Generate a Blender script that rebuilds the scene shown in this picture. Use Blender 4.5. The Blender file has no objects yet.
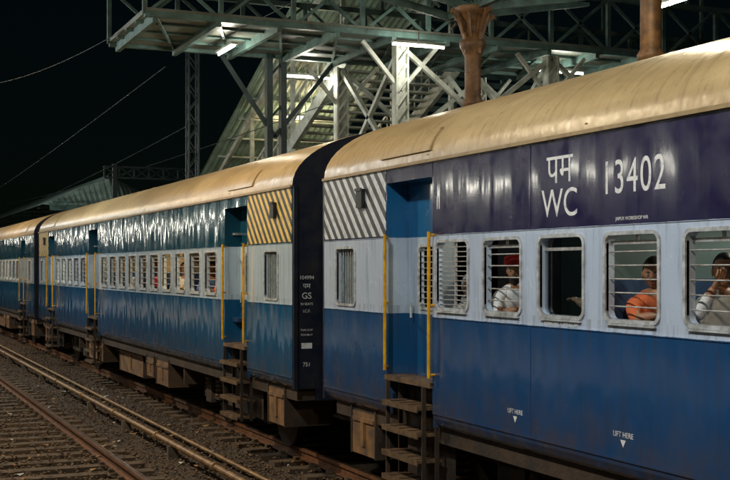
import bpy, math, random
from mathutils import Vector, Matrix, Euler
random.seed(7)
R=math.radians
sc=bpy.context.scene
COL=sc.collection
# ------------------------------------------------------------------ helpers
def link(o,parent=None):
    COL.objects.link(o)
    if parent is not None: o.parent=parent
    return o
def empty(name,loc=(0,0,0)):
    e=bpy.data.objects.new(name,None); e.location=loc; e.empty_display_size=.2
    return link(e)
class MB:
    def __init__(s): s.v=[];s.f=[];s.m=[];s.sm=[]
    def add(s,vs,fs,m=0,smooth=False):
        b=len(s.v); s.v+= [tuple(v) for v in vs]
        for f in fs: s.f.append(tuple(b+i for i in f)); s.m.append(m); s.sm.append(smooth)
    def quad(s,a,b,c,d,m=0): s.add([a,b,c,d],[(0,1,2,3)],m)
    def box(s,x0,x1,y0,y1,z0,z1,m=0):
        v=[(x,y,z) for x in(x0,x1) for y in(y0,y1) for z in(z0,z1)]
        s.add(v,[(0,1,3,2),(4,6,7,5),(0,4,5,1),(2,3,7,6),(0,2,6,4),(1,5,7,3)],m)
    def beam(s,p,q,w=.1,h=None,m=0):
        h=h or w; p=Vector(p);q=Vector(q);d=(q-p).normalized()
        up=Vector((0,0,1)) if abs(d.z)<.95 else Vector((0,1,0))
        a=d.cross(up).normalized()*w/2; b=a.cross(d).normalized()*h/2
        v=[p-a-b,p+a-b,p+a+b,p-a+b,q-a-b,q+a-b,q+a+b,q-a+b]
        s.add(v,[(3,2,1,0),(4,5,6,7),(0,1,5,4),(1,2,6,5),(2,3,7,6),(3,0,4,7)],m)
    def cyl(s,p,q,r,r2=None,n=12,m=0,caps=True):
        r2=r if r2 is None else r2
        p=Vector(p);q=Vector(q);d=(q-p).normalized()
        up=Vector((0,0,1)) if abs(d.z)<.95 else Vector((0,1,0))
        a=d.cross(up).normalized(); b=a.cross(d).normalized()
        v=[];f=[]
        for i in range(n):
            t=2*math.pi*i/n; o=a*math.cos(t)+b*math.sin(t)
            v.append(p+o*r); v.append(q+o*r2)
        for i in range(n):
            j=(i+1)%n; f.append((2*i,2*j,2*j+1,2*i+1))
        s.add(v,f,m,True)
        if caps:
            s.add(v,[tuple(2*i for i in range(n))[::-1],tuple(2*i+1 for i in range(n))],m)
    def lathe(s,c,prof,n=20,m=0):
        v=[];f=[]
        for (r,z) in prof:
            for i in range(n):
                t=2*math.pi*i/n; v.append((c[0]+r*math.cos(t),c[1]+r*math.sin(t),c[2]+z))
        for k in range(len(prof)-1):
            for i in range(n):
                j=(i+1)%n; f.append((k*n+i,k*n+j,(k+1)*n+j,(k+1)*n+i))
        s.add(v,f,m,True)
    def corr(s,o,u,v,pitch=.16,amp=.02,m=0):
        o=Vector(o);u=Vector(u);v=Vector(v);n=max(2,int(u.length/pitch*4))
        nn=u.cross(v).normalized()
        vs=[]
        for i in range(n+1):
            t=i/n; w=nn*amp*math.sin(t*u.length/pitch*2*math.pi)
            vs.append(o+u*t+w); vs.append(o+u*t+v+w)
        s.add(vs,[(2*i,2*i+2,2*i+3,2*i+1) for i in range(n)],m,True)
    def build(s,name,mats,parent=None,loc=None):
        me=bpy.data.meshes.new(name); me.from_pydata(s.v,[],s.f)
        for m in mats: me.materials.append(m)
        me.polygons.foreach_set('material_index',s.m)
        me.polygons.foreach_set('use_smooth',s.sm)
        me.update()
        o=bpy.data.objects.new(name,me)
        if loc: o.location=loc
        return link(o,parent)
# ------------------------------------------------------------------ materials
def nt(name):
    m=bpy.data.materials.new(name); m.use_nodes=True
    t=m.node_tree; b=t.nodes['Principled BSDF']; return m,t,b
def N(t,typ,**k):
    n=t.nodes.new(typ)
    for a,b in k.items():
        if a in n.inputs.keys(): n.inputs[a].default_value=b
        else: setattr(n,a,b)
    return n
def mathn(t,op,a,b=None,c=None):
    n=t.nodes.new('ShaderNodeMath'); n.operation=op
    for i,x in enumerate((a,b,c)):
        if x is None: continue
        if isinstance(x,(int,float)): n.inputs[i].default_value=x
        else: t.links.new(x,n.inputs[i])
    return n.outputs[0]
def mixc(t,f,a,b,blend='MIX'):
    n=t.nodes.new('ShaderNodeMix'); n.data_type='RGBA'; n.blend_type=blend
    for i,x in ((0,f),(6,a),(7,b)):
        if isinstance(x,(int,float)): n.inputs[i].default_value=x
        elif isinstance(x,tuple): n.inputs[i].default_value=(*x,1) if len(x)==3 else x
        else: t.links.new(x,n.inputs[i])
    return n.outputs[2]
def noise(t,scale,detail=5,vec=None,rough=.6):
    n=t.nodes.new('ShaderNodeTexNoise'); n.inputs['Scale'].default_value=scale
    n.inputs['Detail'].default_value=min(detail,4); n.inputs['Roughness'].default_value=rough
    if vec is not None: t.links.new(vec,n.inputs['Vector'])
    return n.outputs[0]
def ramp(t,f,lo,hi):
    n=t.nodes.new('ShaderNodeMapRange'); n.inputs[1].default_value=lo; n.inputs[2].default_value=hi
    t.links.new(f,n.inputs[0]); return n.outputs[0]
def coords(t,scale=(1,1,1)):
    c=t.nodes.new('ShaderNodeTexCoord'); mp=t.nodes.new('ShaderNodeMapping'); mp.inputs['Scale'].default_value=scale
    t.links.new(c.outputs['Object'],mp.inputs[0]); return mp.outputs[0],c.outputs['Object']
def weathered(name,col,rough=.6,metal=0,col2=None,scale=3,bump=.2,bs=40,amt=(.35,.7)):
    m,t,b=nt(name); v,_=coords(t)
    col2=col2 or tuple(c*.45 for c in col)
    f=ramp(t,noise(t,scale,4,v),*amt)
    t.links.new(mixc(t,f,col,col2),b.inputs['Base Color'])
    b.inputs['Roughness'].default_value=rough; b.inputs['Metallic'].default_value=metal
    if bump:
        bn=N(t,'ShaderNodeBump',Strength=bump,Distance=.01)
        t.links.new(noise(t,bs,2,v),bn.inputs['Height']); t.links.new(bn.outputs[0],b.inputs['Normal'])
    return m
def plain(name,col,rough=.5,metal=0):
    m,t,b=nt(name); b.inputs['Base Color'].default_value=(*col,1); b.inputs['Roughness'].default_value=rough; b.inputs['Metallic'].default_value=metal
    return m
def emis(name,col,s):
    m,t,b=nt(name); b.inputs['Base Color'].default_value=(0.8,.8,.8,1); b.inputs['Emission Color'].default_value=(*col,1); b.inputs['Emission Strength'].default_value=s
    return m
def coachpaint(name,upper,mid,low,gloss=.12,dent=.6):
    m,t,b=nt(name); _,ob=coords(t)
    sx=t.nodes.new('ShaderNodeSeparateXYZ'); t.links.new(ob,sx.inputs[0]); z=sx.outputs[2]
    wob=mathn(t,'MULTIPLY',mathn(t,'SUBTRACT',noise(t,6,2,ob),.5),.01)
    zz=mathn(t,'ADD',z,wob)
    a=mathn(t,'GREATER_THAN',zz,2.04); c=mathn(t,'GREATER_THAN',zz,2.81)
    col=mixc(t,a,low,mid); col=mixc(t,c,col,upper)
    f1=ramp(t,noise(t,1.3,4,ob,.65),.45,.8)
    col=mixc(t,mathn(t,'MULTIPLY',f1,.14),col,(.12,.17,.22))
    v,_o=coords(t,(9,9,.7))
    f2=ramp(t,noise(t,1.6,4,v,.7),.5,.78)
    col=mixc(t,mathn(t,'MULTIPLY',f2,.45),col,(.03,.03,.028))
    f4=ramp(t,noise(t,30,4,ob,.75),.60,.74)
    col=mixc(t,mathn(t,'MULTIPLY',f4,.35),col,(.05,.05,.042))
    v5,_o=coords(t,(14,14,.9)); zr=mathn(t,'MULTIPLY',ramp(t,z,1.5,2.04),mathn(t,'LESS_THAN',z,2.12))
    f5=mathn(t,'MULTIPLY',ramp(t,noise(t,1.1,3,v5,.6),.48,.66),zr)
    col=mixc(t,mathn(t,'MULTIPLY',f5,.4),col,(.045,.035,.025))
    f3=mathn(t,'MULTIPLY',ramp(t,z,1.6,1.0),ramp(t,noise(t,4,4,ob),.25,.65))
    col=mixc(t,mathn(t,'MULTIPLY',f3,.8),col,(.085,.055,.03))
    t.links.new(col,b.inputs['Base Color'])
    r=mathn(t,'ADD',mathn(t,'MULTIPLY',ramp(t,noise(t,4,3,ob),.35,.8),.22),gloss)
    t.links.new(r,b.inputs['Roughness'])
    b.inputs['Coat Weight'].default_value=.6; b.inputs['Coat Roughness'].default_value=gloss*.7; b.inputs['Specular IOR Level'].default_value=.6
    v2,_o=coords(t,(1,2.0,.45))
    h=mathn(t,'ADD',noise(t,1.5,1,v2),mathn(t,'MULTIPLY',noise(t,6,1,v2),.07))
    bn=N(t,'ShaderNodeBump',Strength=dent,Distance=.035); t.links.new(h,bn.inputs['Height']); t.links.new(bn.outputs[0],b.inputs['Normal']); t.links.new(bn.outputs[0],b.inputs['Coat Normal'])
    return m
def stripes(name,dark,light,f):
    m,t,b=nt(name); _,ob=coords(t)
    sx=t.nodes.new('ShaderNodeSeparateXYZ'); t.links.new(ob,sx.inputs[0])
    d=mathn(t,'SUBTRACT',mathn(t,'MULTIPLY',sx.outputs[1],1.0),mathn(t,'MULTIPLY',sx.outputs[2],1.0))
    d=mathn(t,'ADD',d,mathn(t,'MULTIPLY',noise(t,12,3,ob),.02))
    g=mathn(t,'GREATER_THAN',mathn(t,'FRACT',mathn(t,'MULTIPLY',d,f)),.5)
    col=mixc(t,g,dark,light)
    f2=ramp(t,noise(t,9,4,ob),.45,.75); col=mixc(t,mathn(t,'MULTIPLY',f2,.5),col,(.05,.045,.04))
    t.links.new(col,b.inputs['Base Color']); b.inputs['Roughness'].default_value=.3
    return m
def roofmat(name):
    m,t,b=nt(name); v,ob=coords(t,(1,.5,1))
    f=ramp(t,noise(t,1.1,4,v,.65),.35,.75)
    col=mixc(t,f,(.68,.50,.26),(.42,.29,.135))
    v3,_=coords(t,(.9,7,.9))
    f2=ramp(t,noise(t,1.5,4,v3,.7),.50,.78); col=mixc(t,mathn(t,'MULTIPLY',f2,.6),col,(.13,.08,.04))
    f6=ramp(t,noise(t,16,4,ob,.75),.58,.72); col=mixc(t,mathn(t,'MULTIPLY',f6,.45),col,(.12,.085,.05))
    sx=t.nodes.new('ShaderNodeSeparateXYZ'); t.links.new(ob,sx.inputs[0])
    f3=mathn(t,'MULTIPLY',ramp(t,sx.outputs[2],3.72,3.52),.6)
    col=mixc(t,f3,col,(.17,.11,.05))
    t.links.new(col,b.inputs['Base Color'])
    t.links.new(mathn(t,'ADD',mathn(t,'MULTIPLY',noise(t,7,3,ob),.3),.2),b.inputs['Roughness'])
    bn=N(t,'ShaderNodeBump',Strength=.5,Distance=.03); t.links.new(noise(t,2.4,3,ob),bn.inputs['Height']); t.links.new(bn.outputs[0],b.inputs['Normal'])
    return m
M={}
M['near']=coachpaint('coach_paint_indigo',(.017,.013,.058),(.52,.61,.76),(.004,.065,.20),.13,.42)
M['door_lit']=coachpaint('coach_paint_door_teal_lit',(.010,.12,.30),(.45,.55,.66),(.005,.08,.22),.13,.42)  # indigo door top made bright blue: teal light put into the colour
M['far']=coachpaint('coach_paint_blue',(.006,.065,.11),(.50,.62,.72),(.005,.095,.23),.07,.75)
M['roof']=roofmat('coach_roof_paint')
M['end']=weathered('coach_end_black',(.010,.015,.032),.3,0,(.03,.03,.035),5,.2)
M['st_w']=stripes('stripe_white',(.045,.05,.065),(.68,.72,.76),5.2)
M['st_y']=stripes('stripe_yellow',(.025,.03,.03),(.85,.58,.13),5.2)
M['alu']=weathered('window_aluminium',(.62,.66,.70),.4,.2,(.25,.25,.24),14,0)
M['bar']=weathered('window_bar_steel',(.50,.52,.53),.4,.3,(.25,.22,.2),14,0)
M['yellow']=weathered('handrail_yellow',(.90,.46,.015),.28,0,(.5,.24,.02),10,0)
M['under']=weathered('underframe_grime',(.026,.021,.017),.75,.1,(.075,.043,.022),4,.5,30)
M['boxr']=weathered('battery_box_rust',(.26,.135,.05),.7,0,(.07,.045,.03),5,.4,30)
M['step']=weathered('step_worn',(.22,.135,.07),.5,.2,(.05,.037,.027),9,.4,30)
M['int']=weathered('interior_laminate',(.10,.17,.18),.5,0,(.07,.12,.13),2,.0)
M['intw']=weathered('interior_cream',(.50,.38,.20),.5,0,(.3,.24,.14),2,.0)
M['intd']=weathered('interior_floor',(.05,.06,.06),.6,0,None,2,.0)
M['seat']=weathered('seat_rexine',(.03,.08,.20),.45,0,None,4,.05)
M['rubber']=weathered('vestibule_rubber',(.02,.02,.022),.7,0,None,6,.3)
M['white']=weathered('lettering_white',(.80,.80,.78),.5,0,(.38,.38,.40),22,0,40,(.5,.72))
M['black']=plain('black_paint',(.01,.01,.012),.4)
M['wheel']=weathered('wheel_steel',(.07,.05,.04),.5,.6,None,8,.2)
M['railtop']=weathered('rail_polished',(.42,.30,.20),.28,.9,(.2,.12,.08),8,.1)
M['railside']=weathered('rail_rust',(.20,.08,.03),.8,.1,(.06,.035,.02),9,.4)
M['sleeper']=weathered('sleeper_concrete',(.115,.075,.040),.9,0,(.040,.027,.018),6,.8,25)
M['pipe']=weathered('pipe_rusty',(.30,.165,.05),.5,.2,(.08,.045,.022),5,.4,25)
M['conc']=weathered('platform_concrete',(.24,.21,.17),.85,0,(.12,.10,.08),1.5,.3,20)
M['post']=weathered('pipe_support',(.13,.10,.07),.85,0,None,5,.5,20)
M['steelw']=weathered('steel_whitewash',(.54,.60,.55),.55,0,(.22,.23,.20),3,.2)
M['steelg']=weathered('steel_teal',(.12,.22,.21),.5,.1,(.05,.08,.075),3,.2)
M['steeld']=weathered('steel_dark',(.025,.045,.05),.5,.2,None,4,.2)
M['iron']=weathered('cast_iron_brown',(.24,.125,.05),.5,.1,(.08,.045,.025),6,.4)
M['sheet']=weathered('corrugated_sheet',(.20,.24,.22),.5,.2,(.09,.085,.06),1.5,.1)
M['sheetg']=weathered('corrugated_green',(.40,.55,.47),.5,0,(.20,.28,.23),1.5,.1)
M['stone']=weathered('ballast_stone',(.16,.105,.063),.9,0,(.05,.035,.024),7,0)
M['tube']=emis('tube_glow',(1,.97,.86),14)
M['glint_tube']=emis('added_glint_tube_glow',(1,.96,.82),42)  # glow for the unseen tubes added to make reflections
M['lampglow']=emis('lamp_glow',(1,.9,.7),8)
M['rubbish']=weathered('paper_rubbish',(.6,.58,.55),.8,0,None,20,0)
M['rubb2']=weathered('rubbish_brown',(.35,.2,.09),.8,0,None,20,0)
m,t,b=nt('window_glass')
for n in list(t.nodes):
    if n.type=='BSDF_PRINCIPLED': t.nodes.remove(n)
tr=N(t,'ShaderNodeBsdfTransparent'); tr.inputs[0].default_value=(.6,.72,.78,1)
gl=N(t,'ShaderNodeBsdfGlossy'); gl.inputs['Roughness'].default_value=.08
mx=N(t,'ShaderNodeMixShader'); mx.inputs[0].default_value=.14
t.links.new(tr.outputs[0],mx.inputs[1]); t.links.new(gl.outputs[0],mx.inputs[2])
t.links.new(mx.outputs[0],t.nodes['Material Output'].inputs[0]); M['glass']=m
m,t,b=nt('ballast_ground'); v,ob=coords(t)
vo=t.nodes.new('ShaderNodeTexVoronoi'); vo.inputs['Scale'].default_value=22; t.links.new(ob,vo.inputs['Vector'])
bw=t.nodes.new('ShaderNodeSeparateColor'); t.links.new(vo.outputs['Color'],bw.inputs[0])
c1=mixc(t,bw.outputs[0],(.025,.017,.011),(.11,.07,.040))
c2=mixc(t,ramp(t,noise(t,.9,4,ob),.42,.65),c1,(.045,.029,.016))
t.links.new(c2,b.inputs['Base Color']); b.inputs['Roughness'].default_value=.9
bn=N(t,'ShaderNodeBump',Strength=1.0,Distance=.04); bn.invert=True
t.links.new(vo.outputs['Distance'],bn.inputs['Height']); t.links.new(bn.outputs[0],b.inputs['Normal']); M['ground']=m

# ------------------------------------------------------------------ ground, tracks
g=MB(); g.quad((-400,-400,-.22),(600,-400,-.22),(600,900,-.22),(-400,900,-.22)); g.build('ground',[M['ground']])
def track(xc,name):
    e=empty(name,(xc,0,0))
    a=MB()
    for s in(-1,1):
        x=s*.84
        a.box(x-.035,x+.035,-30,220,-.045,-.004,0)
        a.box(x-.024,x+.024,-30,220,-.004,0,1)
        a.box(x-.009,x+.009,-30,220,-.13,-.045,0)
        a.box(x-.07,x+.07,-30,220,-.15,-.13,0)
    a.build('rails',[M['railside'],M['railtop']],e)
    b_=MB(); y=-6
    while y<110:
        j=random.uniform(-.03,.03); k=random.uniform(-.02,.02)
        b_.beam((-1.3+k,y+j,-.235),(1.3+k,y+j+random.uniform(-.03,.03),-.235+random.uniform(-.01,.01)),.24,.15)
        for s in(-1,1):
            for o in(-.11,.11): b_.box(s*.84+o-.03,s*.84+o+.03,y-.05,y+.05,-.155,-.115)
        y+=.62
    b_.build('sleepers',[M['sleeper']],e)
track(6.675,'railway_track'); track(2.42,'railway_track')
s_=MB()
for i in range(20000):
    y=5+ (random.random()**1.7)*45; x=random.uniform(1.2,5.9)
    z=-.20+random.uniform(-.01,.03)
    if x<3.2: z+=.022
    if random.random()<.14: z+=.035
    if 3.26-.1<x<3.26+.1 : continue
    r=random.uniform(.014,.036)
    pts=[]
    for dx,dy,dz in((1,0,0),(0,1,0),(-1,0,0),(0,-1,0),(0,0,.8),(0,0,-.8)):
        k=r*random.uniform(.6,1.2); pts.append((x+dx*k+random.uniform(-.3,.3)*r,y+dy*k+random.uniform(-.3,.3)*r,z+dz*k))
    s_.add(pts,[(0,1,4),(1,2,4),(2,3,4),(3,0,4),(1,0,5),(2,1,5),(3,2,5),(0,3,5)])
s_.build('ballast_stones',[M['stone']])
l=MB()
for i in range(190):
    x=random.uniform(1.3,5.7);y=random.uniform(6.5,28);r=random.uniform(.015,.065);a=random.uniform(0,3.1)
    z=-.14+random.uniform(0,.02)
    l.add([(x+r*math.cos(a),y+r*math.sin(a),z+.02),(x-r*math.sin(a),y+r*math.cos(a)*.6,z),(x-r*math.cos(a),y-r*math.sin(a),z+.03),(x+r*math.sin(a),y-r*math.cos(a)*.6,z)],[(0,1,2),(0,2,3)],0 if random.random()<.4 else 1)
l.build('litter',[M['rubbish'],M['rubb2']])
p=MB(); p.cyl((4.25,-10,.0),(4.25,140,.0),.042,n=14,m=0)
y=-8
while y<100:
    p.box(4.18,4.32,y-.05,y+.05,-.25,-.03,1); p.cyl((4.25,y+.9,.0),(4.25,y+1.0,.0),.058,n=14,m=0); y+=3.1
p.cyl((4.75,-10,-.12),(4.75,140,-.12),.028,n=10,m=0)
p.build('water_pipeline',[M['pipe'],M['post']])
a=MB(); a.box(-9,.74,-40,240,-.3,.80); a.box(-9,.80,-40,240,.80,.86); a.build('platform',[M['conc']])
a=MB(); a.box(8.75,18,-40,240,-.3,.80); a.box(8.68,18,-40,240,.80,.86); a.build('platform',[M['conc']])

# ------------------------------------------------------------------ coach
X0=5.05; W=3.25; ZB=1.0; ZS=1.15; ZG=3.52; RH=.75
def rr(c0,c1,hw,hh,r,n=6):
    pts=[]
    for k,(sx,sz) in enumerate(((1,1),(-1,1),(-1,-1),(1,-1))):
        cx=c0+sx*(hw-r); cz=c1+sz*(hh-r)
        for i in range(n+1):
            t=math.pi/2*k+math.pi/2*i/n
            pts.append((cx+r*math.cos(t),cz+r*math.sin(t)))
    return pts
def ring(mb,x,ya,yb,za,zb,hole,depth=.07,m=0,n=7,m2=None):
    oc=[(yb,zb),(ya,zb),(ya,za),(yb,za)]
    P=lambda p,xx:(xx,p[0],p[1])
    for k in range(4):
        gpt=hole[k*n:(k+1)*n]
        for i in range(n-1): mb.add([P(oc[k],x),P(gpt[i],x),P(gpt[i+1],x)],[(0,1,2)],m)
        nx=hole[((k+1)%4)*n]
        mb.add([P(oc[k],x),P(gpt[-1],x),P(nx,x),P(oc[(k+1)%4],x)],[(0,1,2,3)],m)
    L=len(hole)
    for i in range(L):
        j=(i+1)%L; mb.quad(P(hole[i],x),P(hole[j],x),P(hole[j],x+depth),P(hole[i],x+depth),m if m2 is None else m2)
def frame(mb,x,c,cz,hw,hh,r,w=.028,p=.014,m=0):
    A=rr(c,cz,hw,hh,r); B=rr(c,cz,hw+w,hh+w,r+w); L=len(A)
    for i in range(L):
        j=(i+1)%L
        mb.quad((x-p,*A[i]),(x-p,*A[j]),(x-p,*B[j]),(x-p,*B[i]),m)
        mb.quad((x-p,*B[i]),(x-p,*B[j]),(x+.002,*B[j]),(x+.002,*B[i]),m)
        mb.quad((x-p,*A[i]),(x-p,*A[j]),(x+.02,*A[j]),(x+.02,*A[i]),m)
WZ=2.435; WH=.30; WW=.305
def roofpt(u,off=0):
    t=math.acos(max(-1,min(1,1-u/(W/2))))
    return (W/2-(W/2+off)*math.cos(t), ZG+(RH+off)*math.sin(t))
def coach(name,y0,L,doors,wins,toilets,paint,stripe,striper,lamp_col,lamps,special={},dpaint=None,imat='int'):
    E=empty(name,(X0,y0,0))
    el=sorted([(c,.53,'d') for c in doors]+[(c,.40,'w') for c in wins]+[(c,.36,'t') for c in toilets])
    w=MB(); fr=MB(); br=MB(); st=MB(); hr=MB(); gl=MB()
    def lower(ya,yb):
        w.quad((0,yb,ZS),(0,ya,ZS),(0,ya,2.0),(0,yb,2.0))
        pr=[(0,ZS),(.012,ZS-.06),(.04,ZS-.115),(.085,ZB)]
        for i in range(3):
            w.add([(pr[i][0],ya,pr[i][1]),(pr[i][0],yb,pr[i][1]),(pr[i+1][0],yb,pr[i+1][1]),(pr[i+1][0],ya,pr[i+1][1])],[(0,1,2,3)],0,True)
    def plainseg(ya,yb):
        lower(ya,yb); w.quad((0,yb,2.0),(0,ya,2.0),(0,ya,ZG),(0,yb,ZG))
    y=0
    for c,h,ty in el:
        a_,b_=c-h,c+h
        if a_>y+1e-4: plainseg(y,a_)
        y=b_
        if ty=='w':
            lower(a_,b_)
            ring(w,0,a_,b_,2.0,2.86,rr(c,WZ,WW,WH,.055))
            w.quad((0,b_,2.86),(0,a_,2.86),(0,a_,ZG),(0,b_,ZG))
            frame(fr,0,c,WZ,WW,WH,.055)
            fr.box(-.022,-.002,c-WW+.02,c+WW-.02,WZ-WH-.045,WZ-WH-.03,0)
            kind=special.get(round(c,2),'bars')
            if kind=='bars':
                for k in range(5):
                    zz=WZ-.21+k*.098
                    br.cyl((.035,c-WW,zz),(.035,c+WW,zz),.0065,n=6)
                br.box(.045,.06,c-WW,c+WW,WZ+.235,WZ+.262)
                br.box(.045,.06,c-.012,c+.012,WZ+.262,WZ+WH)
            elif kind=='louv':
                for k in range(13):
                    zz=WZ-.27+k*.044
                    br.beam((.04,c-WW,zz),(.04,c+WW,zz),.028,.008)
                br.box(.03,.05,c-.01,c+.01,WZ-WH,WZ+WH)
            elif kind=='glass':
                gl.quad((.05,c+WW,WZ-WH),(.05,c-WW,WZ-WH),(.05,c-WW,WZ+WH),(.05,c+WW,WZ+WH))
                br.box(.04,.06,c-WW,c+WW,WZ+.20,WZ+.225)
        elif ty=='t':
            lower(a_,b_)
            ring(w,0,a_,b_,2.0,2.86,rr(c,2.41,.26,.30,.04))
            w.quad((0,b_,2.86),(0,a_,2.86),(0,a_,ZG),(0,b_,ZG))
            frame(fr,0,c,2.41,.26,.30,.04)
            for k in range(7):
                yy=c-.21+k*.07; br.cyl((.03,yy,2.11),(.03,yy,2.71),.008,n=6)
            fr.quad((.075,c+.3,2.08),(.075,c-.3,2.08),(.075,c-.3,2.74),(.075,c+.3,2.74),1)
        else:
            dz0,dz1,dep=1.42,3.36,.24
            w.quad((0,b_,dz1),(0,a_,dz1),(0,a_,ZG),(0,b_,ZG))
            w.quad((0,a_,ZB),(0,a_,dz1),(dep,a_,dz1),(dep,a_,ZB),1); w.quad((0,b_,ZB),(dep,b_,ZB),(dep,b_,dz1),(0,b_,dz1),1)
            w.quad((0,a_,dz1),(0,b_,dz1),(dep,b_,dz1),(dep,a_,dz1),1)
            w.quad((dep,b_,dz0),(dep,a_,dz0),(dep,a_,2.0),(dep,b_,2.0),1)
            ring(w,dep,a_,b_,2.0,2.86,rr(c,2.41,.25,.30,.05),.05,1)
            w.quad((dep,b_,2.86),(dep,a_,2.86),(dep,a_,dz1),(dep,b_,dz1),1)
            frame(fr,dep,c,2.41,.25,.30,.05)
            for k in range(10): br.beam((dep+.03,c-.25,2.14+k*.06),(dep+.03,c+.25,2.14+k*.06),.03,.01)
            fr.box(dep-.03,dep-.004,a_+.02,a_+.06,dz0,dz1,0); fr.cyl((dep-.05,c+.35,2.0),(dep-.05,c+.35,2.15),.012,m=0)
            st.quad((dep,a_,ZB-.6),(dep,b_,ZB-.6),(dep,b_,dz0),(dep,a_,dz0),1)
            st.box(-.03,dep-.003,a_+.01,b_-.01,dz0-.05,dz0,0)
            for k,zz in enumerate((1.18,.93,.68,.44)):
                st.box(-.10,.16,a_+.12,b_-.12,zz-.03,zz,0)
                st.box(-.11,-.10,a_+.12,b_-.12,zz-.05,zz+.004,0)
                for q in range(4): st.box(-.09,.15,a_+.16+q*.2,a_+.18+q*.2,zz,zz+.006,1)
            for yy in(a_+.11,b_-.13):
                st.box(-.06,-.02,yy,yy+.02,.38,dz0-.05,1); st.box(.08,.12,yy,yy+.02,.38,dz0-.05,1)
            for yy in(a_-.03,b_-.09):
                hr.cyl((-.06,yy,1.47),(-.06,yy,2.84),.017,n=10)
                for zz in(1.5,2.15,2.81): hr.cyl((-.06,yy,zz),(.01,yy+(.09 if yy>c else .0),zz),.013,n=8)
    if y<L: plainseg(y,L)
    n=28; us=[W/2*(1-math.cos(math.pi*i/n)) for i in range(n+1)]
    rf=MB()
    vs=[]
    for i in range(n+1):
        x_,z_=roofpt(us[i]); vs+= [(x_,0,z_),(x_,L,z_)]
    rf.add(vs,[(2*i,2*i+1,2*i+3,2*i+2) for i in range(n)],0,True)
    def patch(ya,yb,u0,u1,off):
        vs=[];k=8
        P=lambda i,o:roofpt(u0+(u1-u0)*i/k,o)
        for i in range(k+1):
            x_,z_=P(i,off); vs+=[(x_,ya,z_),(x_,yb,z_)]
        rf.add(vs,[(2*i,2*i+1,2*i+3,2*i+2) for i in range(k)],0,True)
        for yy in(ya,yb):
            e=[(P(i,off)[0],yy,P(i,off)[1]) for i in range(k+1)]; e2=[(P(i,-.003)[0],yy,P(i,-.003)[1]) for i in range(k+1)]
            rf.add(e+e2,[(i,i+1,k+1+i+1,k+1+i) for i in range(k)],0)
        for u in(u0,u1):
            a1=roofpt(u,off);a2=roofpt(u,-.003); rf.quad((a1[0],ya,a1[1]),(a1[0],yb,a1[1]),(a2[0],yb,a2[1]),(a2[0],ya,a2[1]))
    for (a_,b_) in ((1.6,2.75),(L-2.75,L-1.6)): patch(a_,b_,.012,.15,.020)
    yy=.02
    while yy<L-.1:
        patch(yy,yy+.03,.004,3.2,.005); yy+=2.66
    rf.box(-.028,.012,0,L,ZG-.022,ZG+.008,0)
    rf.build('roof',[M['roof']],E)
    def belt(z0,z1,p):
        segs=[];y=0
        for c,h,ty in el:
            if ty=='d': segs.append((y,c-h)); y=c+h
        segs.append((y,L))
        for a_,b_ in segs: w.box(-p,.002,a_,b_,z0,z1)
    belt(2.032,2.046,.007); belt(2.806,2.822,.007); belt(1.13,1.15,.005)
    yy=3.17
    while yy<L-3:
        w.box(-.0035,.001,yy-.014,yy+.014,1.16,2.03); w.box(-.0035,.001,yy-.014,yy+.014,2.83,ZG-.03); yy+=2.724
    w.build('body_side',[M[paint],M[dpaint or paint]],E)
    fr.build('window_frames',[M['alu'],M['int']],E); br.build('window_bars',[M['bar']],E)
    st.build('footsteps',[M['step'],M['under']],E); hr.build('handrails',[M['yellow']],E)
    if gl.v: gl.build('window_glass',[M['glass']],E)
    o=MB(); o.quad((W,0,ZB),(W,L,ZB),(W,L,ZG),(W,0,ZG)); o.build('opposite_side',[M[paint]],E)
    e=MB()
    for yy in(0,L):
        prof=[(.085,yy,ZB),(0,yy,ZS)]+[(roofpt(u)[0],yy,roofpt(u)[1]) for u in us]+[(W,yy,ZB)]
        e.add(prof,[tuple(range(len(prof)))])
        sg=-1 if yy==0 else 1
        e.beam((.03,yy+sg*.025,ZB),(.03,yy+sg*.025,ZG),.05,.05)
        for xx in(.5,.85): e.box(xx,xx+.03,min(yy,yy+sg*.03),max(yy,yy+sg*.03),1.1,3.6)
        for k in range(7):
            f0=yy+sg*(.0+k*.07); f1=yy+sg*(.05+k*.07); r=.0 if k%2 else .04
            e.box(1.0-r,2.25+r,min(f0,f1),max(f0,f1),1.2,3.45+r,1)
        e.box(.3,2.95,min(yy,yy+sg*.12),max(yy,yy+sg*.12),.86,1.12,0)
        for xx in(W/2-.98,W/2+.98):
            e.cyl((xx,yy+sg*.1,1.0),(xx,yy+sg*.42,1.0),.10,n=14); e.cyl((xx,yy+sg*.42,1.0),(xx,yy+sg*.47,1.0),.23,n=20)
        e.beam((W/2,yy,.95),(W/2,yy+sg*.5,.95),.16,.2)
        for xx in(W/2-.4,W/2+.4):
            pp=[Vector((xx,yy+sg*.1,.85)),Vector((xx,yy+sg*.3,.62)),Vector((xx,yy+sg*.52,.55))]
            for q in range(2): e.cyl(pp[q],pp[q+1],.025,n=8,m=1)
    e.build('end_walls',[M['end'],M['rubber']],E)
    i_=MB()
    i_.quad((.08,0,1.40),(W-.05,0,1.40),(W-.05,L,1.40),(.08,L,1.40),1)
    i_.quad((.02,0.02,3.50),(W-.02,.02,3.50),(W-.02,L-.02,3.50),(.02,L-.02,3.50),0)
    i_.quad((W-.06,.02,1.4),(W-.06,L-.02,1.4),(W-.06,L-.02,3.5),(W-.06,.02,3.5),0)
    ws=sorted(wins)
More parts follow.
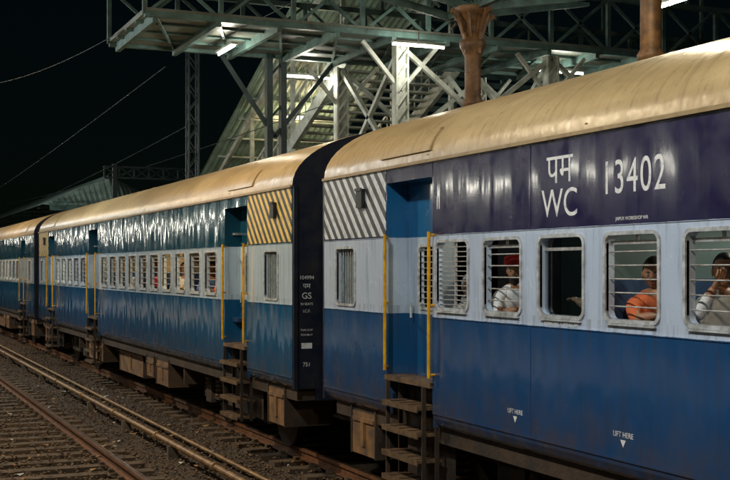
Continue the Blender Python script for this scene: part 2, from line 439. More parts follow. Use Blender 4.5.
    for q in range(0,len(ws)-1,2):
        yp=ws[q]-.454
        i_.box(.10,1.95,yp-.02,yp+.02,1.4,3.0,0)
        for s in(-1,1):
            a0,a1=sorted((yp+s*.03,yp+s*.5)); i_.box(.12,1.9,a0,a1,1.72,1.78,2)
            a0,a1=sorted((yp+s*.022,yp+s*.07)); i_.box(.12,1.9,a0,a1,1.80,2.42,2)
            a0,a1=sorted((yp+s*.03,yp+s*.35)); i_.box(.12,1.9,a0,a1,2.98,3.01,3)
    for c in ws: i_.box(W-.075,W-.061,c-.28,c+.28,2.15,2.72,4); i_.box(W-.085,W-.075,c-.30,c+.30,2.42,2.44,3)
    i_.build('interior',[M[imat],M['intd'],M['seat'],M['bar'],M['black']],E)
    for yy,en in lamps:
        lm=MB(); lm.cyl((1.5,yy-.3,3.44),(1.5,yy+.3,3.44),.018,n=8); lm.build('ceiling_tube',[M['lampglow']],E)
        ld=bpy.data.lights.new('ceiling_light','POINT'); ld.energy=en; ld.color=lamp_col; ld.shadow_soft_size=.15
        lo=bpy.data.objects.new('ceiling_light',ld); lo.location=(1.5,yy,3.3); link(lo,E)
    if stripe:
        s=MB()
        for a_,b_ in striper: s.box(-.004,.001,a_,b_,2.826,3.497)
        s.build('striped_panel',[M[stripe]],E)
        s=MB()
        for a_,b_ in striper:
            c=(a_+b_)/2-.25; s.box(-.05,-.0045,c-.08,c+.07,3.14,3.34); s.box(-.062,-.05,c-.09,c+.08,3.32,3.35)
        s.build('marker_lamp_box',[M['black']],E)
    u=MB(); u.box(.11,W-.11,.12,L-.12,.84,1.06,0)
    for yy in(3.6,L-3.6):
        for s in(-1,1):
            ya=yy+s*1.45
            for sx in(-1,1):
                xc=W/2+sx*.84
                u.cyl((xc-.06,ya,.457),(xc+.06,ya,.457),.457,n=32,m=1); u.cyl((xc-.09*1,ya,.457),(xc-.06,ya,.457),.487,n=32,m=1)
                xo=W/2+sx*1.12
                u.box(xo-.13,xo+.13,ya-.15,ya+.15,.32,.60,0)
                for dy in(-.3,.3):
                    u.cyl((xo,ya+dy,.42),(xo,ya+dy,.72),.085,n=12,m=0)
                    for q in range(4): u.cyl((xo,ya+dy,.45+q*.07),(xo,ya+dy,.475+q*.07),.105,n=12,m=2)
                u.box(xo-.08,xo+.08,ya-.42,ya+.42,.38,.43,0)
            u.cyl((W/2-1.1,ya,.457),(W/2+1.1,ya,.457),.07,n=12,m=1)
        for sx in(-1,1):
            xo=W/2+sx*1.12
            u.box(xo-.07,xo+.07,yy-2.0,yy+2.0,.70,.84,0)
            u.beam((xo,yy-1.0,.76),(xo,yy-.5,.45),.12,.12); u.beam((xo,yy+1.0,.76),(xo,yy+.5,.45),.12,.12); u.box(xo-.07,xo+.07,yy-.55,yy+.55,.36,.48,0)
            for dy in(-.28,.0,.28): u.cyl((xo,yy+dy,.45),(xo,yy+dy,.8),.09,n=12)
        u.box(.4,W-.4,yy-.2,yy+.2,.5,.8)
    def bx(a_,b_,z0,z1,x0=.10,x1=.75,m=2):
        u.box(x0,x1,a_,b_,z0,z1,m); u.box(x0-.02,x0+.001,a_+.05,b_-.05,z1-.10,z1-.06,m); u.box(x0-.025,x0,(a_+b_)/2-.04,(a_+b_)/2+.04,z0+.1,z1-.1,m)
        u.box(x0-.012,x1+.01,a_-.012,a_+.012,z0-.01,z1+.05,0); u.box(x0-.012,x1+.01,b_-.012,b_+.012,z0-.01,z1+.05,0)
    bx(.55,1.2,.47,.93); bx(L-1.25,L-.6,.47,.93)
    bx(6.6,7.5,.42,.84); bx(7.7,8.3,.50,.84); bx(9.2,11.4,.36,.84,.25,1.0); bx(12.4,13.0,.45,.84); bx(13.6,15.0,.4,.84,.2,.9)
    u.cyl((.8,11.7,.6),(.8,12.3,.6),.22,n=20,m=0); u.cyl((2.0,6.4,.55),(2.0,8.2,.55),.25,n=20,m=0)
    u.cyl((.35,5.8,.72),(.35,L-5.8,.72),.02,n=8); u.cyl((.5,5.8,.6),(.5,L-5.8,.6),.03,n=8)
    u.box(.14,W-.14,5.7,5.76,.55,.9); u.box(.14,W-.14,L-5.76,L-5.7,.55,.9)
    for q in range(14): 
        yq=1.4+q*1.45; u.beam((.12,yq,1.0),(.5,yq,.80),.05,.05)
    u.build('underframe',[M['under'],M['wheel'],M['boxr']],E)
    return E
def text(body,parent,loc,size,rot='side',mat='white',sx=1,al='CENTER',sp=1):
    c=bpy.data.curves.new('lettering','FONT'); c.body=body; c.size=size; c.extrude=.0004; c.align_x=al; c.space_character=sp
    c.materials.append(M[mat]); o=bpy.data.objects.new('lettering',c)
    o.rotation_euler=(R(90),0,R(-90)) if rot=='side' else (R(90),0,0)
    o.location=loc; o.scale=(sx,1,1); return link(o,parent)

L=21.34
ya=12.92-L
w_near=[9.725-.908*k for k in range(0,17)]
spec={round(9.725-ya,2):'louv',round(9.725-.908*2-ya,2):'glass'}
wl=[round(w-ya,4) for w in w_near if w-ya>3.2]
c1=coach('passenger_coach',ya,L,[10.64-ya,2.28],wl,[12.26-ya,.66],'near','st_w',[(L-1.735,L-.02),(.02,1.735)],(1,.88,.66),[(9.2-ya,42),(6.6-ya,50)],spec,'door_lit')
c2w=[3.62+.908*k for k in range(0,10)]+[14.3+.908*k for k in range(0,5)]
c2=coach('passenger_coach',14.0,L,[2.36,13.1,L-2.28],c2w,[.80,L-.66],'far','st_y',[(.02,1.80),(L-1.735,L-.02)],(1,.70,.34),[(5.2,90),(10,90),(16,80)],{},None,'intw')
c3=coach('passenger_coach',14.0+L+1.05,L,[2.36,13.1,L-2.28],c2w,[.80,L-.66],'far',None,[],(1,.75,.45),[(6,90)],{},None,'intw')
S=lambda s:s-ya
xl=-.0016
text('WC',c1,(xl,S(7.93),2.90),.31,sx=.95)
text('पम',c1,(xl,S(7.93),3.16),.33,sx=.95)
text('13402',c1,(xl,S(6.99),3.035),.345,sx=.80,sp=1.12)
text('II',c1,(xl,S(10.0),3.05),.17)
text('EMERGENCY WINDOW',c1,(-.0085,S(7.90),2.055),.045)
text('LIFT THE SHUTTER ABOVE',c1,(xl,S(7.90),2.765),.03)
text('JAIPUR WORKSHOP WR',c1,(xl,S(7.0),2.84),.035)
text('LIFT HERE',c1,(xl,S(8.6),1.30),.055); text('LIFT HERE',c1,(xl,S(7.1),1.30),.055)
text('▼',c1,(xl,S(8.6),1.23),.07); text('▼',c1,(xl,S(7.1),1.23),.07)
for i,(b_,sz,z) in enumerate((('104994',.066,2.36),('पम',.085,2.25),('GS',.11,2.12),('90 SEATS',.042,2.04),('I.C.F.',.05,1.95),('TARE 37.0T',.033,1.72),('POH 08-17',.033,1.66),('751',.07,1.28))):
    text(b_,c2,(.190,-.003,z),sz,rot='end')
lb=MB(); lb.box(.12,.26,-.006,-.001,1.50,1.57,0); lb.build('notice_plate',[M['white']],c2)

# ------------------------------------------------------------------ people
skinm=weathered('skin_brown',(.34,.165,.085),.5,0,(.26,.12,.06),12,0)
hairm=plain('hair_black',(.01,.009,.008),.45)
eyem=plain('eye_white',(.6,.57,.52),.3); lipm=plain('lip',(.18,.06,.04),.5)
def cloth(n,c): return weathered(n,c,.85,0,tuple(x*.7 for x in c),10,.3,60)
cl={'white':cloth('cloth_white',(.72,.74,.74)),'orange':cloth('cloth_orange',(.60,.13,.04)),'red':cloth('cloth_red',(.60,.03,.03)),'blue':cloth('cloth_blue',(.10,.17,.35)),'grey':cloth('cloth_grey',(.22,.24,.25)),'yel':cloth('cloth_mustard',(.6,.36,.06))}
def skinmesh(pts,edges,rad,sub=2,root=0):
    me=bpy.data.meshes.new('t'); me.from_pydata(pts,edges,[]); o=bpy.data.objects.new('t',me); COL.objects.link(o)
    m_=o.modifiers.new('s','SKIN'); m_.use_smooth_shade=True
    for i,r in enumerate(rad):
        d=me.skin_vertices[0].data[i]; d.radius=(r,r) if not isinstance(r,tuple) else r; d.use_root=(i==root)
    m2=o.modifiers.new('u','SUBSURF'); m2.levels=sub; m2.render_levels=sub
    dg=bpy.context.evaluated_depsgraph_get(); dg.update()
    r=bpy.data.meshes.new_from_object(o.evaluated_get(dg)); bpy.data.objects.remove(o); return r
def sph(mb,c,r,m,mat3=None,nu=20,nv=14,fn=None):
    vs=[];fs=[]
    for j in range(nv+1):
        ph=math.pi*j/nv
        for i in range(nu):
            th=2*math.pi*i/nu
            p=Vector((math.sin(ph)*math.cos(th),math.sin(ph)*math.sin(th),math.cos(ph)))
            q=Vector((p.x*r[0],p.y*r[1],p.z*r[2]))
            if fn: q=fn(p,q)
            vs.append(Vector(c)+q)
    for j in range(nv):
        for i in range(nu):
            k=(i+1)%nu; fs.append((j*nu+i,(j+1)*nu+i,(j+1)*nu+k,j*nu+k))
    mb.add(vs,fs,m,True)
def head(parent,loc,rot,wear=None,wearm=None,hair='short'):
    mb=MB()
    def face(p,q):
        if p.z<0: q.x*=1-.30*(-p.z)**1.3; q.y*=1-.10*(-p.z)
        if p.y>.6:
            q.y-= .012*(p.y-.6)/.4
            q.y+= .030*math.exp(-((p.x/.16)**2+((p.z+.12)/.20)**2))
            q.y+= .010*math.exp(-((p.x/.5)**2+((p.z-.22)/.10)**2))
            q.y+= .009*math.exp(-((p.x/.25)**2+((p.z+.5)/.10)**2))
            q.y-= .010*math.exp(-(((abs(p.x)-.38)/.16)**2+((p.z-.06)/.12)**2))
            q.y+= .012*math.exp(-((p.x/.35)**2+((p.z+.85)/.15)**2))
        return q
    sph(mb,(0,0,0),(.077,.096,.118),0,nu=40,nv=30,fn=face)
    for s in(-1,1):
        sph(mb,(s*.029,.077,.006),(.012,.009,.007),1,nu=10,nv=8); sph(mb,(s*.029,.0845,.006),(.006,.003,.006),2,nu=8,nv=6)
        sph(mb,(s*.030,.086,.027),(.018,.005,.003),2,nu=10,nv=6)
        sph(mb,(s*.078,-.005,-.005),(.010,.020,.032),0,nu=12,nv=8)
    sph(mb,(0,.086,-.058),(.022,.007,.005),3,nu=12,nv=6)
    if hair in('short','beard'):
        sph(mb,(0,-.012,.018),(.082,.098,.110),2,nu=32,nv=24,fn=lambda p,q:(q if (p.z>.55 or (p.y<.15 and p.z>.0) or (p.y<-.25 and p.z>-.5)) else q*.80))
    if hair=='beard':
        sph(mb,(0,.050,-.078),(.050,.044,.048),2,nu=16,nv=12)
        sph(mb,(0,.092,-.045),(.026,.007,.006),2,nu=12,nv=6)
    if wear=='turban':
        for k in range(5):
            ps=[]
            for i in range(24):
                th=2*math.pi*i/24; ps.append(Vector((.088*math.cos(th),-.012+.104*math.sin(th),.050+k*.018+.018*math.sin(th+k*1.3))))
            for i in range(24): mb.cyl(ps[i],ps[(i+1)%24],.022-.002*k,n=8,m=4,caps=False)
        sph(mb,(0,-.012,.085),(.085,.095,.055),4)
    if wear=='scarf':
        sph(mb,(0,-.022,.010),(.096,.108,.125),4,nu=28,nv=20,fn=lambda p,q:(q if not(p.y>.35 and p.z<.55) else Vector((q.x,q.y*.35,q.z))))
        for k in range(3):
            ps=[Vector((.085*math.cos(t_),-.01+.085*math.sin(t_),-.115-k*.025)) for t_ in [2*math.pi*i/20 for i in range(20)]]
            for i in range(20): mb.cyl(ps[i],ps[(i+1)%20],.022,n=8,m=4,caps=False)
    o=mb.build('head',[skinm,eyem,hairm,lipm,wearm or hairm],parent); o.location=loc; o.rotation_euler=rot
def hand(parent,wrist,dirv,palmn,curl=.5):
    d=Vector(dirv).normalized(); n=Vector(palmn).normalized(); s=d.cross(n).normalized()
    w=Vector(wrist); parts=MB()
    def addmesh(me):
        parts.add([v.co for v in me.vertices],[tuple(p.vertices) for p in me.polygons],0,True); bpy.data.meshes.remove(me)
    addmesh(skinmesh([w-d*.03,w+d*.03,w+d*.075],[(0,1),(1,2)],[.024,(.034,.018),(.036,.016)],1))
    for k,(off,ln) in enumerate(((-.030,.068),(-.010,.078),(.010,.074),(.030,.058))):
        b0=w+d*.06+s*off; pts=[b0]; dd=d.copy()
        for q in range(3):
            dd=(dd+n*curl*.6).normalized(); pts.append(pts[-1]+dd*ln*(.5,.3,.25)[q])
        addmesh(skinmesh(pts,[(0,1),(1,2),(2,3)],[.010,.009,.008,.007],1))
    b0=w+d*.02-s*.025; p1=b0+(d*.6-s*.8).normalized()*.04; p2=p1+(d*.9-s*.2+n*curl*.4).normalized()*.035
    addmesh(skinmesh([b0,p1,p2],[(0,1),(1,2)],[.013,.011,.009],1))
    parts.build('hand',[skinm],parent)
def person(loc,yaw,clothm,armL,armR,headrot=(0,0,0),wear=None,wearm=None,hair='short',lean=(0,0),sleeve=.6,pants=None):
    E=empty('passenger',loc); E.rotation_euler=(0,0,yaw)
    lx,ly=lean
    P=[(0,0,.10),(lx*.3,ly*.3,.24),(lx*.7,ly*.7,.40),(lx,ly,.50),(lx,ly+.01,.60)]
    Rr=[(.15,.12),(.135,.105),(.16,.11),(.10,.075),(.05,.05)]
    Ed=[(0,1),(1,2),(2,3),(3,4)]
    arms=[]
    for sgn,(el_,wr) in((-1,armL),(1,armR)):
        i=len(P); sh=(lx+sgn*.17,ly,.475)
        el_=Vector(el_); wr=Vector(wr); midf=(el_+wr)/2
        P+=[sh,tuple(el_),tuple(midf),tuple(wr)]; Rr+=[.062,.048,.041,.028]
        Ed+=[(3,i),(i,i+1),(i+1,i+2),(i+2,i+3)]; arms.append((el_,wr))
    for sgn in(-1,1):
        i=len(P); P+=[(sgn*.10,.06,.09),(sgn*.12,.36,.08),(sgn*.12,.36,-.15),(sgn*.12,.36,-.30),(sgn*.12,.44,-.33)]; Rr+=[.095,.07,.055,.04,.035]
        Ed+=[(0,i),(i,i+1),(i+1,i+2),(i+2,i+3),(i+3,i+4)]
    me=skinmesh(P,Ed,Rr,2)
    me.materials.append(clothm); me.materials.append(skinm); me.materials.append(pants or cl['grey'])
    for pl in me.polygons:
        pl.use_smooth=True; c=pl.center; mi=0
        if c.z>.545 and abs(c.x-lx)<.07: mi=1
        for el_,wr in arms:
            ax=wr-el_; t_=(c-el_).dot(ax)/ax.length_squared
            if t_>sleeve-.5 and t_<1.3 and (c-(el_+ax*max(0,min(1,t_)))).length<.075: mi=1
        if c.z<.16 and c.y>.12: mi=2
        if c.z<-.27: mi=1
        pl.material_index=mi
    o=bpy.data.objects.new('body',me); link(o,E)
    for el_,wr in arms:
        d=(wr-el_).normalized(); n=Vector((0,0,-1)) if abs(d.z)<.8 else Vector((0,-1,0))
        n=(n-d*n.dot(d)).normalized(); hand(E,wr,d,n,.5)
    head(E,(lx,ly+.03,.70),headrot,wear,wearm,hair)
    return E
ZP=1.78
person((X0+.36,9.26,ZP),R(180),cl['white'],((-.25,.12,.28),(-.10,.30,.30)),((.24,.16,.30),(.12,.34,.38)),(R(-5),0,R(-45)),'turban',cl['red'],'beard',(.03,.08))
person((X0+.36,7.58,ZP+.03),R(0),cl['white'],((-.25,.12,.40),(-.23,.30,.44)),((.25,.12,.28),(.10,.30,.30)),(R(-20),0,R(30)),None,None,'short')
person((X0+.38,7.30,ZP-.02),R(180),cl['orange'],((-.26,.12,.28),(.00,.30,.36)),((.25,.16,.37),(.17,.36,.41)),(R(-10),0,R(-45)),None,None,'short',(.05,.08))
person((X0+.40,6.56,ZP),R(180),cl['white'],((-.26,.12,.28),(-.08,.32,.30)),((.30,.14,.40),(.25,.26,.60)),(R(-5),0,R(-35)),None,None,'short',(.02,.05),1.2)
person((X0+.36,10.06,ZP-.16),R(180),cl['white'],((-.26,.10,.30),(-.10,.28,.36)),((.26,.12,.30),(.20,.30,.36)),(R(-20),0,R(-40)),'scarf',cl['white'],'none')
for wy,cn,yw,wr in((3.75,'orange',180,None),(4.75,'blue',180,None),(5.55,'yel',0,'scarf'),(6.5,'white',180,None),(8.3,'red',180,'turban'),(9.9,'white',180,None)):
    person((X0+.38,14+wy+.15,ZP),R(yw),cl[cn],((-.26,.10,.30),(-.10,.30,.36)),((.26,.12,.30),(.16,.34,.36)),(0,0,R((-60 if yw==180 else 100)+random.uniform(-20,20))),wr,cl['orange'])

# ------------------------------------------------------------------ station steelwork
def lattice(mb,p,q,h,n,w=.06,m=0,diag='X'):
    p=Vector(p);q=Vector(q);up=Vector((0,0,h))
    mb.beam(p,q,w*1.5,w*1.3,m); mb.beam(p+up,q+up,w*1.5,w*1.3,m)
    for i in range(n):
        a=p.lerp(q,i/n); b_=p.lerp(q,(i+1)/n)
        mb.beam(a,a+up,w,w,m)
        mb.beam(a,b_+up,w*.7,w*.7,m)
        if diag=='X': mb.beam(a+up,b_,w*.7,w*.7,m)
    mb.beam(q,q+up,w,w,m)
def tube(loc,ax,ln,e,col=(1,.93,.76)):
    E=empty('tube_light',loc); d=Vector(ax).normalized()*ln/2
    a=MB(); a.cyl(-d,d,.02,n=10); a.build('glowing_tube',[M['tube']],E)
    a=MB(); a.beam(-d+Vector((0,0,.06)),d+Vector((0,0,.06)),.14,.05); a.beam((0,0,.08),(0,0,.30),.02,.02); a.build('fitting',[M['steelw']],E)
    ld=bpy.data.lights.new('tube_lamp','POINT'); ld.energy=e; ld.color=col; ld.shadow_soft_size=.12
    lo=bpy.data.objects.new('tube_lamp',ld); lo.location=(0,0,-.15); link(lo,E)
FB=empty('foot_overbridge'); a=MB()
ZD=7.55
a.box(5.4,46,23.5,27.1,ZD,ZD+.10,1)
x=5.6
while x<46:
    a.beam((x,23.5,ZD-.09),(x,27.1,ZD-.09),.10,.18,0); a.beam((x,23.5,ZD-.05),(min(x+1.3,46),27.1,ZD-.05),.05,.05,0); x+=1.3
for y in(24.4,25.3,26.2): a.box(5.4,46,y-.04,y+.04,ZD-.05,ZD-.002,0)
for y in(23.55,27.05): lattice(a,(5.4,y,ZD-.02),(46,y,ZD-.02),1.25,26,.09,0)
a.build('deck_and_girders',[M['steelg'],M['sheet']],FB)
a=MB()
a.corr((5.2,23.0,ZD+3.4),(41,0,0),(0,2.3,.5),.2,.03); a.corr((5.2,25.3,ZD+3.9),(41,0,0),(0,2.3,-.5),.2,.03)
x=5.6
while x<46:
    for y in(23.55,27.05): a.beam((x,y,ZD+1.2),(x,y,ZD+3.4),.08,.08,1)
    a.beam((x,23.2,ZD+3.35),(x,25.3,ZD+3.8),.06,.1,1); a.beam((x,27.4,ZD+3.35),(x,25.3,ZD+3.8),.06,.1,1); x+=3.25
a.build('roof',[M['sheet'],M['steelg']],FB)
a=MB()
for x,y in((11.0,23.6),(11.0,27.0),(14.8,23.6),(14.8,27.0),(18.6,23.6),(18.6,27.0)):
    for dx in(-.13,.13): a.box(x+dx-.02,x+dx+.02,y-.12,y+.12,.86,ZD-.2,0)
    a.box(x-.11,x+.11,y-.015,y+.015,.86,ZD-.2,0)
    z=1.2
    while z<ZD-.4: a.beam((x-.11,y-.11,z),(x+.11,y-.11,z+.3),.012,.05); z+=.3
    a.beam((x,y,ZD-1.2),(x+.9,y,ZD-.2),.08,.08); a.beam((x,y,ZD-1.2),(x-.9,y,ZD-.2),.08,.08)
for y in(23.6,27.0):
    for x0,x1 in((11,14.8),(14.8,18.6)):
        a.beam((x0,y,4.4),(x1,y,7.3),.10,.10); a.beam((x1,y,4.4),(x0,y,7.3),.10,.10); a.beam((x0,y,4.4),(x1,y,4.4),.10,.12)
for x in(11,14.8,18.6):
    a.beam((x,23.6,4.6),(x,27,7.3),.10,.10); a.beam((x,27,4.6),(x,23.6,7.3),.10,.10)
a.build('white_columns',[M['steelw']],FB)
a=MB()
for x in(9.15,9.5): a.box(x-.07,x+.07,26.9,27.1,.86,ZD)
for z in(3,4.5,6,7): a.beam((9.15,27,z),(9.5,27,z+.4),.05,.05)
a.beam((9.3,27,5.6),(8.0,27,ZD-.1),.09,.09); a.beam((9.3,27,5.6),(10.8,27,ZD-.1),.09,.09)
a.build('dark_columns',[M['steeld']],FB)
ST=empty('overbridge_staircase'); a=MB()
def stz(y): return 7.6-(y-27.1)*.43
x0,x1=11.2,14.2
a.beam((x0,27.1,stz(27.1)),(x0,42.5,stz(42.5)),.12,.35); a.beam((x1,27.1,stz(27.1)),(x1,42.5,stz(42.5)),.12,.35)
y=27.2
while y<42.4: a.box(x0,x1,y,y+.32,stz(y)-.02,stz(y)+.03,0); y+=.36
for x in(x0,x1):
    y=27.3
    while y<42.4: a.beam((x,y,stz(y)+.1),(x,y,stz(y)+1.1),.035,.035); y+=.45
    for h in(.6,1.1): a.beam((x,27.1,stz(27.1)+h),(x,42.5,stz(42.5)+h),.06,.06)
    for y in(27.4,31,34.6,38.2,42):
        a.beam((x,y,.86 if y>30 else 5),(x,y,stz(y)+2.75),.11,.11)
    a.beam((x,27.1,stz(27.1)+2.7),(x,43,stz(43)+2.7),.10,.16)
for y in(27.4,31,34.6,38.2,42): a.beam((x0,y,stz(y)+2.7),(x1,y,stz(y)+2.7),.08,.1)
y=27.3
while y<43: a.beam((x0-.3,y,stz(y)+2.82),(x1+.3,y,stz(y)+2.82),.05,.05); y+=1.1
a.build('flight_and_frame',[M['steelw']],ST)
a=MB(); a.corr((x0-.5,27.1,stz(27.1)+2.93),(x1-x0+1,0,0),(0,16.3,-16.3*.43),.18,.025); a.build('stair_roof',[M['sheetg']],ST)
a=MB()
for k in range(16):
    z=5.0+k*.26; a.beam((14.6,31,z),(19.5,31,z),.03,.16)
for x in(14.6,16.2,17.8,19.5): a.beam((x,31.05,.86),(x,31.05,9.2),.10,.10)
a.build('louvred_screen',[M['steelg']],None)
a=MB(); cx,cy=8.98,33.2
for dx in(-.14,.14):
    for dy in(-.14,.14): a.beam((cx+dx,cy+dy,.86),(cx+dx,cy+dy,8.9),.045,.045)
for k in range(20):
    z=.9+k*.4
    for dx in(-.14,.14):
        s=1 if k%2 else -1; a.beam((cx+dx,cy-.14*s,z),(cx+dx,cy+.14*s,z+.4),.025,.025)
        a.beam((cx-.14*s,cy+dx,z),(cx+.14*s,cy+dx,z+.4),.025,.025)
a.build('lattice_mast',[M['steeld']])
def cast_column(mb,x,y,zt):
    mb.lathe((x,y,.86),[(.32,0),(.32,.25),(.26,.3),(.22,.5),(.17,.6),(.15,2.4),(.19,2.45),(.19,2.55),(.145,2.6),(.135,zt-2.7),(.18,zt-2.65),(.20,zt-2.58),(.15,zt-2.5),(.15,zt-1.75),(.21,zt-1.62),(.24,zt-1.55),(.24,zt-1.48),(.16,zt-1.4),(.17,zt-1.15),(.30,zt-1.0),(.34,zt-.92),(.34,zt-.86)],20)
    for a0 in range(8):
        t=a0*math.pi/4; dx,dy=math.cos(t),math.sin(t)
        mb.beam((x+dx*.145,y+dy*.145,2.0),(x+dx*.14,y+dy*.14,zt-1.9),.03,.03)
        mb.beam((x+dx*.16,y+dy*.16,zt-.55),(x+dx*.29,y+dy*.29,zt-.12),.05,.05)
    for a0 in range(4):
        t=a0*math.pi/2+.2; dx,dy=math.cos(t),math.sin(t); pr=None
        for i in range(7):
            f=i/6*math.pi/2; r_=.16+.34*(1-math.cos(f)); z=zt-.85+.75*math.sin(f)
            q=Vector((x+dx*r_,y+dy*r_,z))
            if pr: mb.beam(pr,q,.06,.09)
            pr=q
CN=empty('platform_canopy'); a=MB()
zc=7.25
for y in(3.5,8.8,14.1,19.4): cast_column(a,10.5,y,zc)
a.build('cast_iron_columns',[M['iron']],CN)
a=MB(); lattice(a,(10.5,-5,zc),(10.5,20.3,zc),.6,24,.08)
for y in(-3,3.5,8.8,14.1,19.4,20.3):
    a.beam((7.6,y,zc+.55),(10.5,y,zc),.08,.14); a.beam((13.6,y,zc+.55),(10.5,y,zc),.08,.14)
    a.beam((7.6,y,zc+.62),(13.6,y,zc+.62),.08,.14)
    for i in range(6):
        x=7.9+i*.95; a.beam((x,y,zc+.6),(x+.48,y,zc+.15+abs(x+.48-10.5)*.15),.04,.04)
for x in(7.7,8.6,9.5,11.4,12.4,13.5): a.beam((x,-5,zc+.72),(x,20.4,zc+.72),.06,.09)
a.build('trusses',[M['steelg']],CN)
a=MB(); a.corr((7.4,-5,zc+.85),(0,25.5,0),(3.1,0,.12),.18,.025); a.corr((10.5,-5,zc+.97),(0,25.5,0),(3.2,0,-.12),.18,.025); a.build('roof_sheeting',[M['sheet']],CN)
# distant canopy with a hipped end
CN=empty('platform_canopy'); a=MB()
a.corr((8.7,60,5.6),(0,34,0),(3.2,0,1.5),.25,.03,0); a.corr((11.9,60,7.1),(0,34,0),(3.2,0,-1.5),.25,.03,0)
n=26; vs=[]
for i in range(n+1):
    x=8.7+6.4*i/n; zt=7.1-abs(x-11.9)/3.2*1.5; yy=59.97-(zt-7.1)*0
    k=.03*(i%2); vs+=[(x,57.5-k,5.45),(x,59.97-k,zt+.01)]
a.add(vs,[(2*i,2*i+2,2*i+3,2*i+1) for i in range(n)],0)
a.box(8.7,15.1,57.42,57.5,5.2,5.46,1)
for y in range(58,95,5):
    a.beam((11.9,y,.86),(11.9,y,5.6),.22,.22,1); a.beam((8.9,y,5.6),(15.1,y,5.6),.1,.14,1)
a.build('roof_and_posts',[M['sheetg'],M['steelg']],CN)
CN=empty('signal_gantry'); a=MB()
a.beam((8.98,44,.86),(8.98,44,6.3),.16,.16); a.beam((12.5,44,.86),(12.5,44,6.3),.16,.16); lattice(a,(8.6,44,5.8),(13,44,5.8),.4,8,.05)
a.build('frame',[M['steeld']],CN)
a=MB()
def wire(p,q,sag,r=.008):
    p=Vector(p);q=Vector(q);pr=p
    for i in range(1,17):
        t_=i/16; c=p.lerp(q,t_); c.z-=sag*4*t_*(1-t_); a.cyl(pr,c,r,n=5,caps=False); pr=c
wire((8.98,33.2,6.6),(8.0,120,6.4),.8,.012); wire((11,27,6.6),(5.0,110,7.4),1.0,.012); wire((6.675,-10,6.9),(6.675,23.5,7.0),.3); wire((6.675,27,7.1),(6.675,120,6.2),.5,.010)
wire((5.6,23.5,7.6),(3.4,45,9.0),.5,.010)
a.build('overhead_wires',[M['steeld']])
a=MB()
for i in range(9000):
    cx=random.uniform(-10,60); base=5.5+2.2*math.sin(cx*.35)+1.2*math.sin(cx*1.1); z=random.uniform(1,max(2,base)); y=170+random.uniform(-4,4); r=random.uniform(.15,.4)
    a_,b2=random.uniform(0,6.3),random.uniform(-1,1); u=Vector((math.cos(a_),math.sin(a_),b2))*r; v=Vector((-math.sin(a_)*b2,math.cos(a_),1)).normalized()*r
    c=Vector((cx,y,z)); a.add([c-u,c-v,c+u,c+v],[(0,1,2,3)])
for x in range(-8,60,5): a.cyl((x,170,-.3),(x+.3,170,4),.3,.15,n=8,m=1)
a.build('distant_tree_row',[weathered('foliage_dark',(.05,.08,.03),.8,0,None,1,0),M['iron']])

# ------------------------------------------------------------------ lamps
tube((11.0,22.7,7.15),(1,0,0),1.2,70)
tube((10.4,27.8,7.20),(1,0,0),1.2,80)
tube((15.6,24.4,7.15),(1,0,0),1.2,75)
tube((7.6,25.3,7.25),(0,1,0),1.2,70)
tube((12.7,34.0,stz(34)+2.4),(1,0,0),1.2,110,(1,.76,.42))
tube((12.6,16.5,6.9),(0,1,0),1.2,70); tube((8.6,11.5,6.9),(0,1,0),1.2,190,(1,.86,.6))
def lamp(y,e,col,x=-1.6,z=7.4,tilt=38):
    E=empty('platform_lamp',(x,y,0)); a=MB()
    a.cyl((0,0,.86),(0,0,z+.1),.07,.05,n=12); a.cyl((0,0,z+.1),(1.1,0,z+.35),.035,n=10); a.box(.9,1.7,-.16,.16,z+.3,z+.44)
    a.build('post',[M['steelg']],E)
    a=MB(); a.box(.98,1.62,-.12,.12,z+.275,z+.298); a.build('lens',[M['lampglow']],E)
    ld=bpy.data.lights.new('lamp','AREA'); ld.shape='RECTANGLE'; ld.size=.7; ld.size_y=.3; ld.energy=e; ld.color=col
    lo=bpy.data.objects.new('lamp',ld); lo.location=(1.3,0,z+.24); lo.rotation_euler=(0,R(-tilt),0); link(lo,E)
warm=(1,.80,.54); cool=(.92,.97,.96)
for y,e,c in((-3,820,warm),(6.5,620,cool),(16.5,820,warm),(28,780,cool),(41,900,warm),(54,1100,cool)):
    lamp(y,e,c)
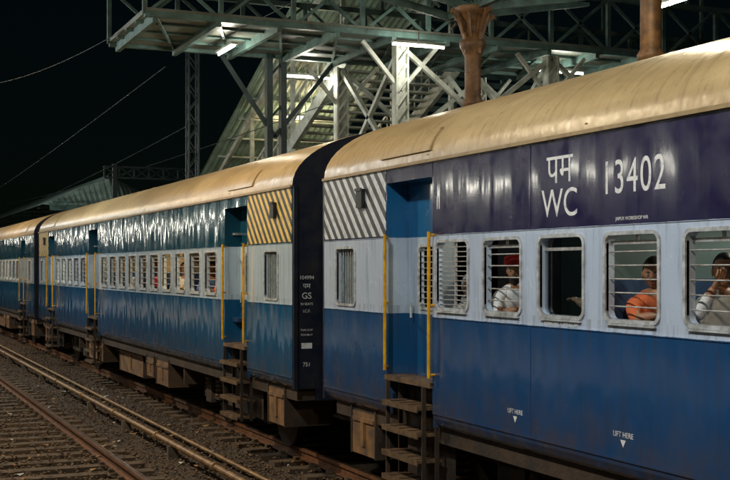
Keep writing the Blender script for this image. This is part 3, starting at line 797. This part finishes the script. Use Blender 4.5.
SH=empty('added_tube_shelter'); a=MB()  # unseen shelter, added to carry the reflection tubes
a.corr((-6.2,-6,4.9),(0,100,0),(4.4,0,.25),.3,.03,1)
y=-6
while y<94:
    a.beam((-4,y,.86),(-4,y,4.9),.14,.14); a.beam((-6.1,y,4.8),(-1.9,y,5.0),.08,.12); y+=6.25
a.build('posts_and_roof',[M['steelg'],M['sheet']],SH)
y=13
while y<90:
    a=MB(); a.cyl((-2.9,y-.6,4.35),(-2.9,y+.6,4.35),.05,n=8); a.build('glowing_tube',[M['glint_tube']],SH)  # out-of-view tubes added for glints on the coach sides
    a=MB(); a.box(-2.98,-2.82,y-.62,y+.62,4.42,4.48); a.beam((-2.9,y,4.48),(-2.9,y,4.95),.03,.03); a.build('fitting',[M['steelw']],SH); y+=5.4

# ------------------------------------------------------------------ world, camera
w=bpy.data.worlds.new('World'); sc.world=w; w.use_nodes=True; t=w.node_tree; bg=t.nodes['Background']
sk=t.nodes.new('ShaderNodeTexSky'); sk.sky_type='NISHITA'; sk.sun_disc=False; sk.sun_elevation=R(8); sk.sun_rotation=R(200)
mx=t.nodes.new('ShaderNodeMix'); mx.data_type='RGBA'; mx.blend_type='MULTIPLY'; mx.inputs[0].default_value=1
t.links.new(sk.outputs[0],mx.inputs[6]); mx.inputs[7].default_value=(.26,.55,.62,1)
t.links.new(mx.outputs[2],bg.inputs[0]); bg.inputs[1].default_value=.0010
sd=bpy.data.lights.new('moon_sun','SUN'); sd.energy=.02; sd.angle=R(.5); sd.color=(.8,.9,1)
so=bpy.data.objects.new('moon_sun',sd); so.rotation_euler=(R(50),0,R(-40)); link(so)
cd=bpy.data.cameras.new('camera'); cd.sensor_width=36; cd.lens=59.28; cd.shift_y=.0384; cd.clip_start=.05; cd.clip_end=3000
co=bpy.data.objects.new('camera',cd); co.location=(0,0,2.5); co.rotation_euler=(R(90),0,R(-23.3)); link(co); sc.camera=co
sc.view_settings.view_transform='Standard'; sc.view_settings.look='None'; sc.view_settings.exposure=0
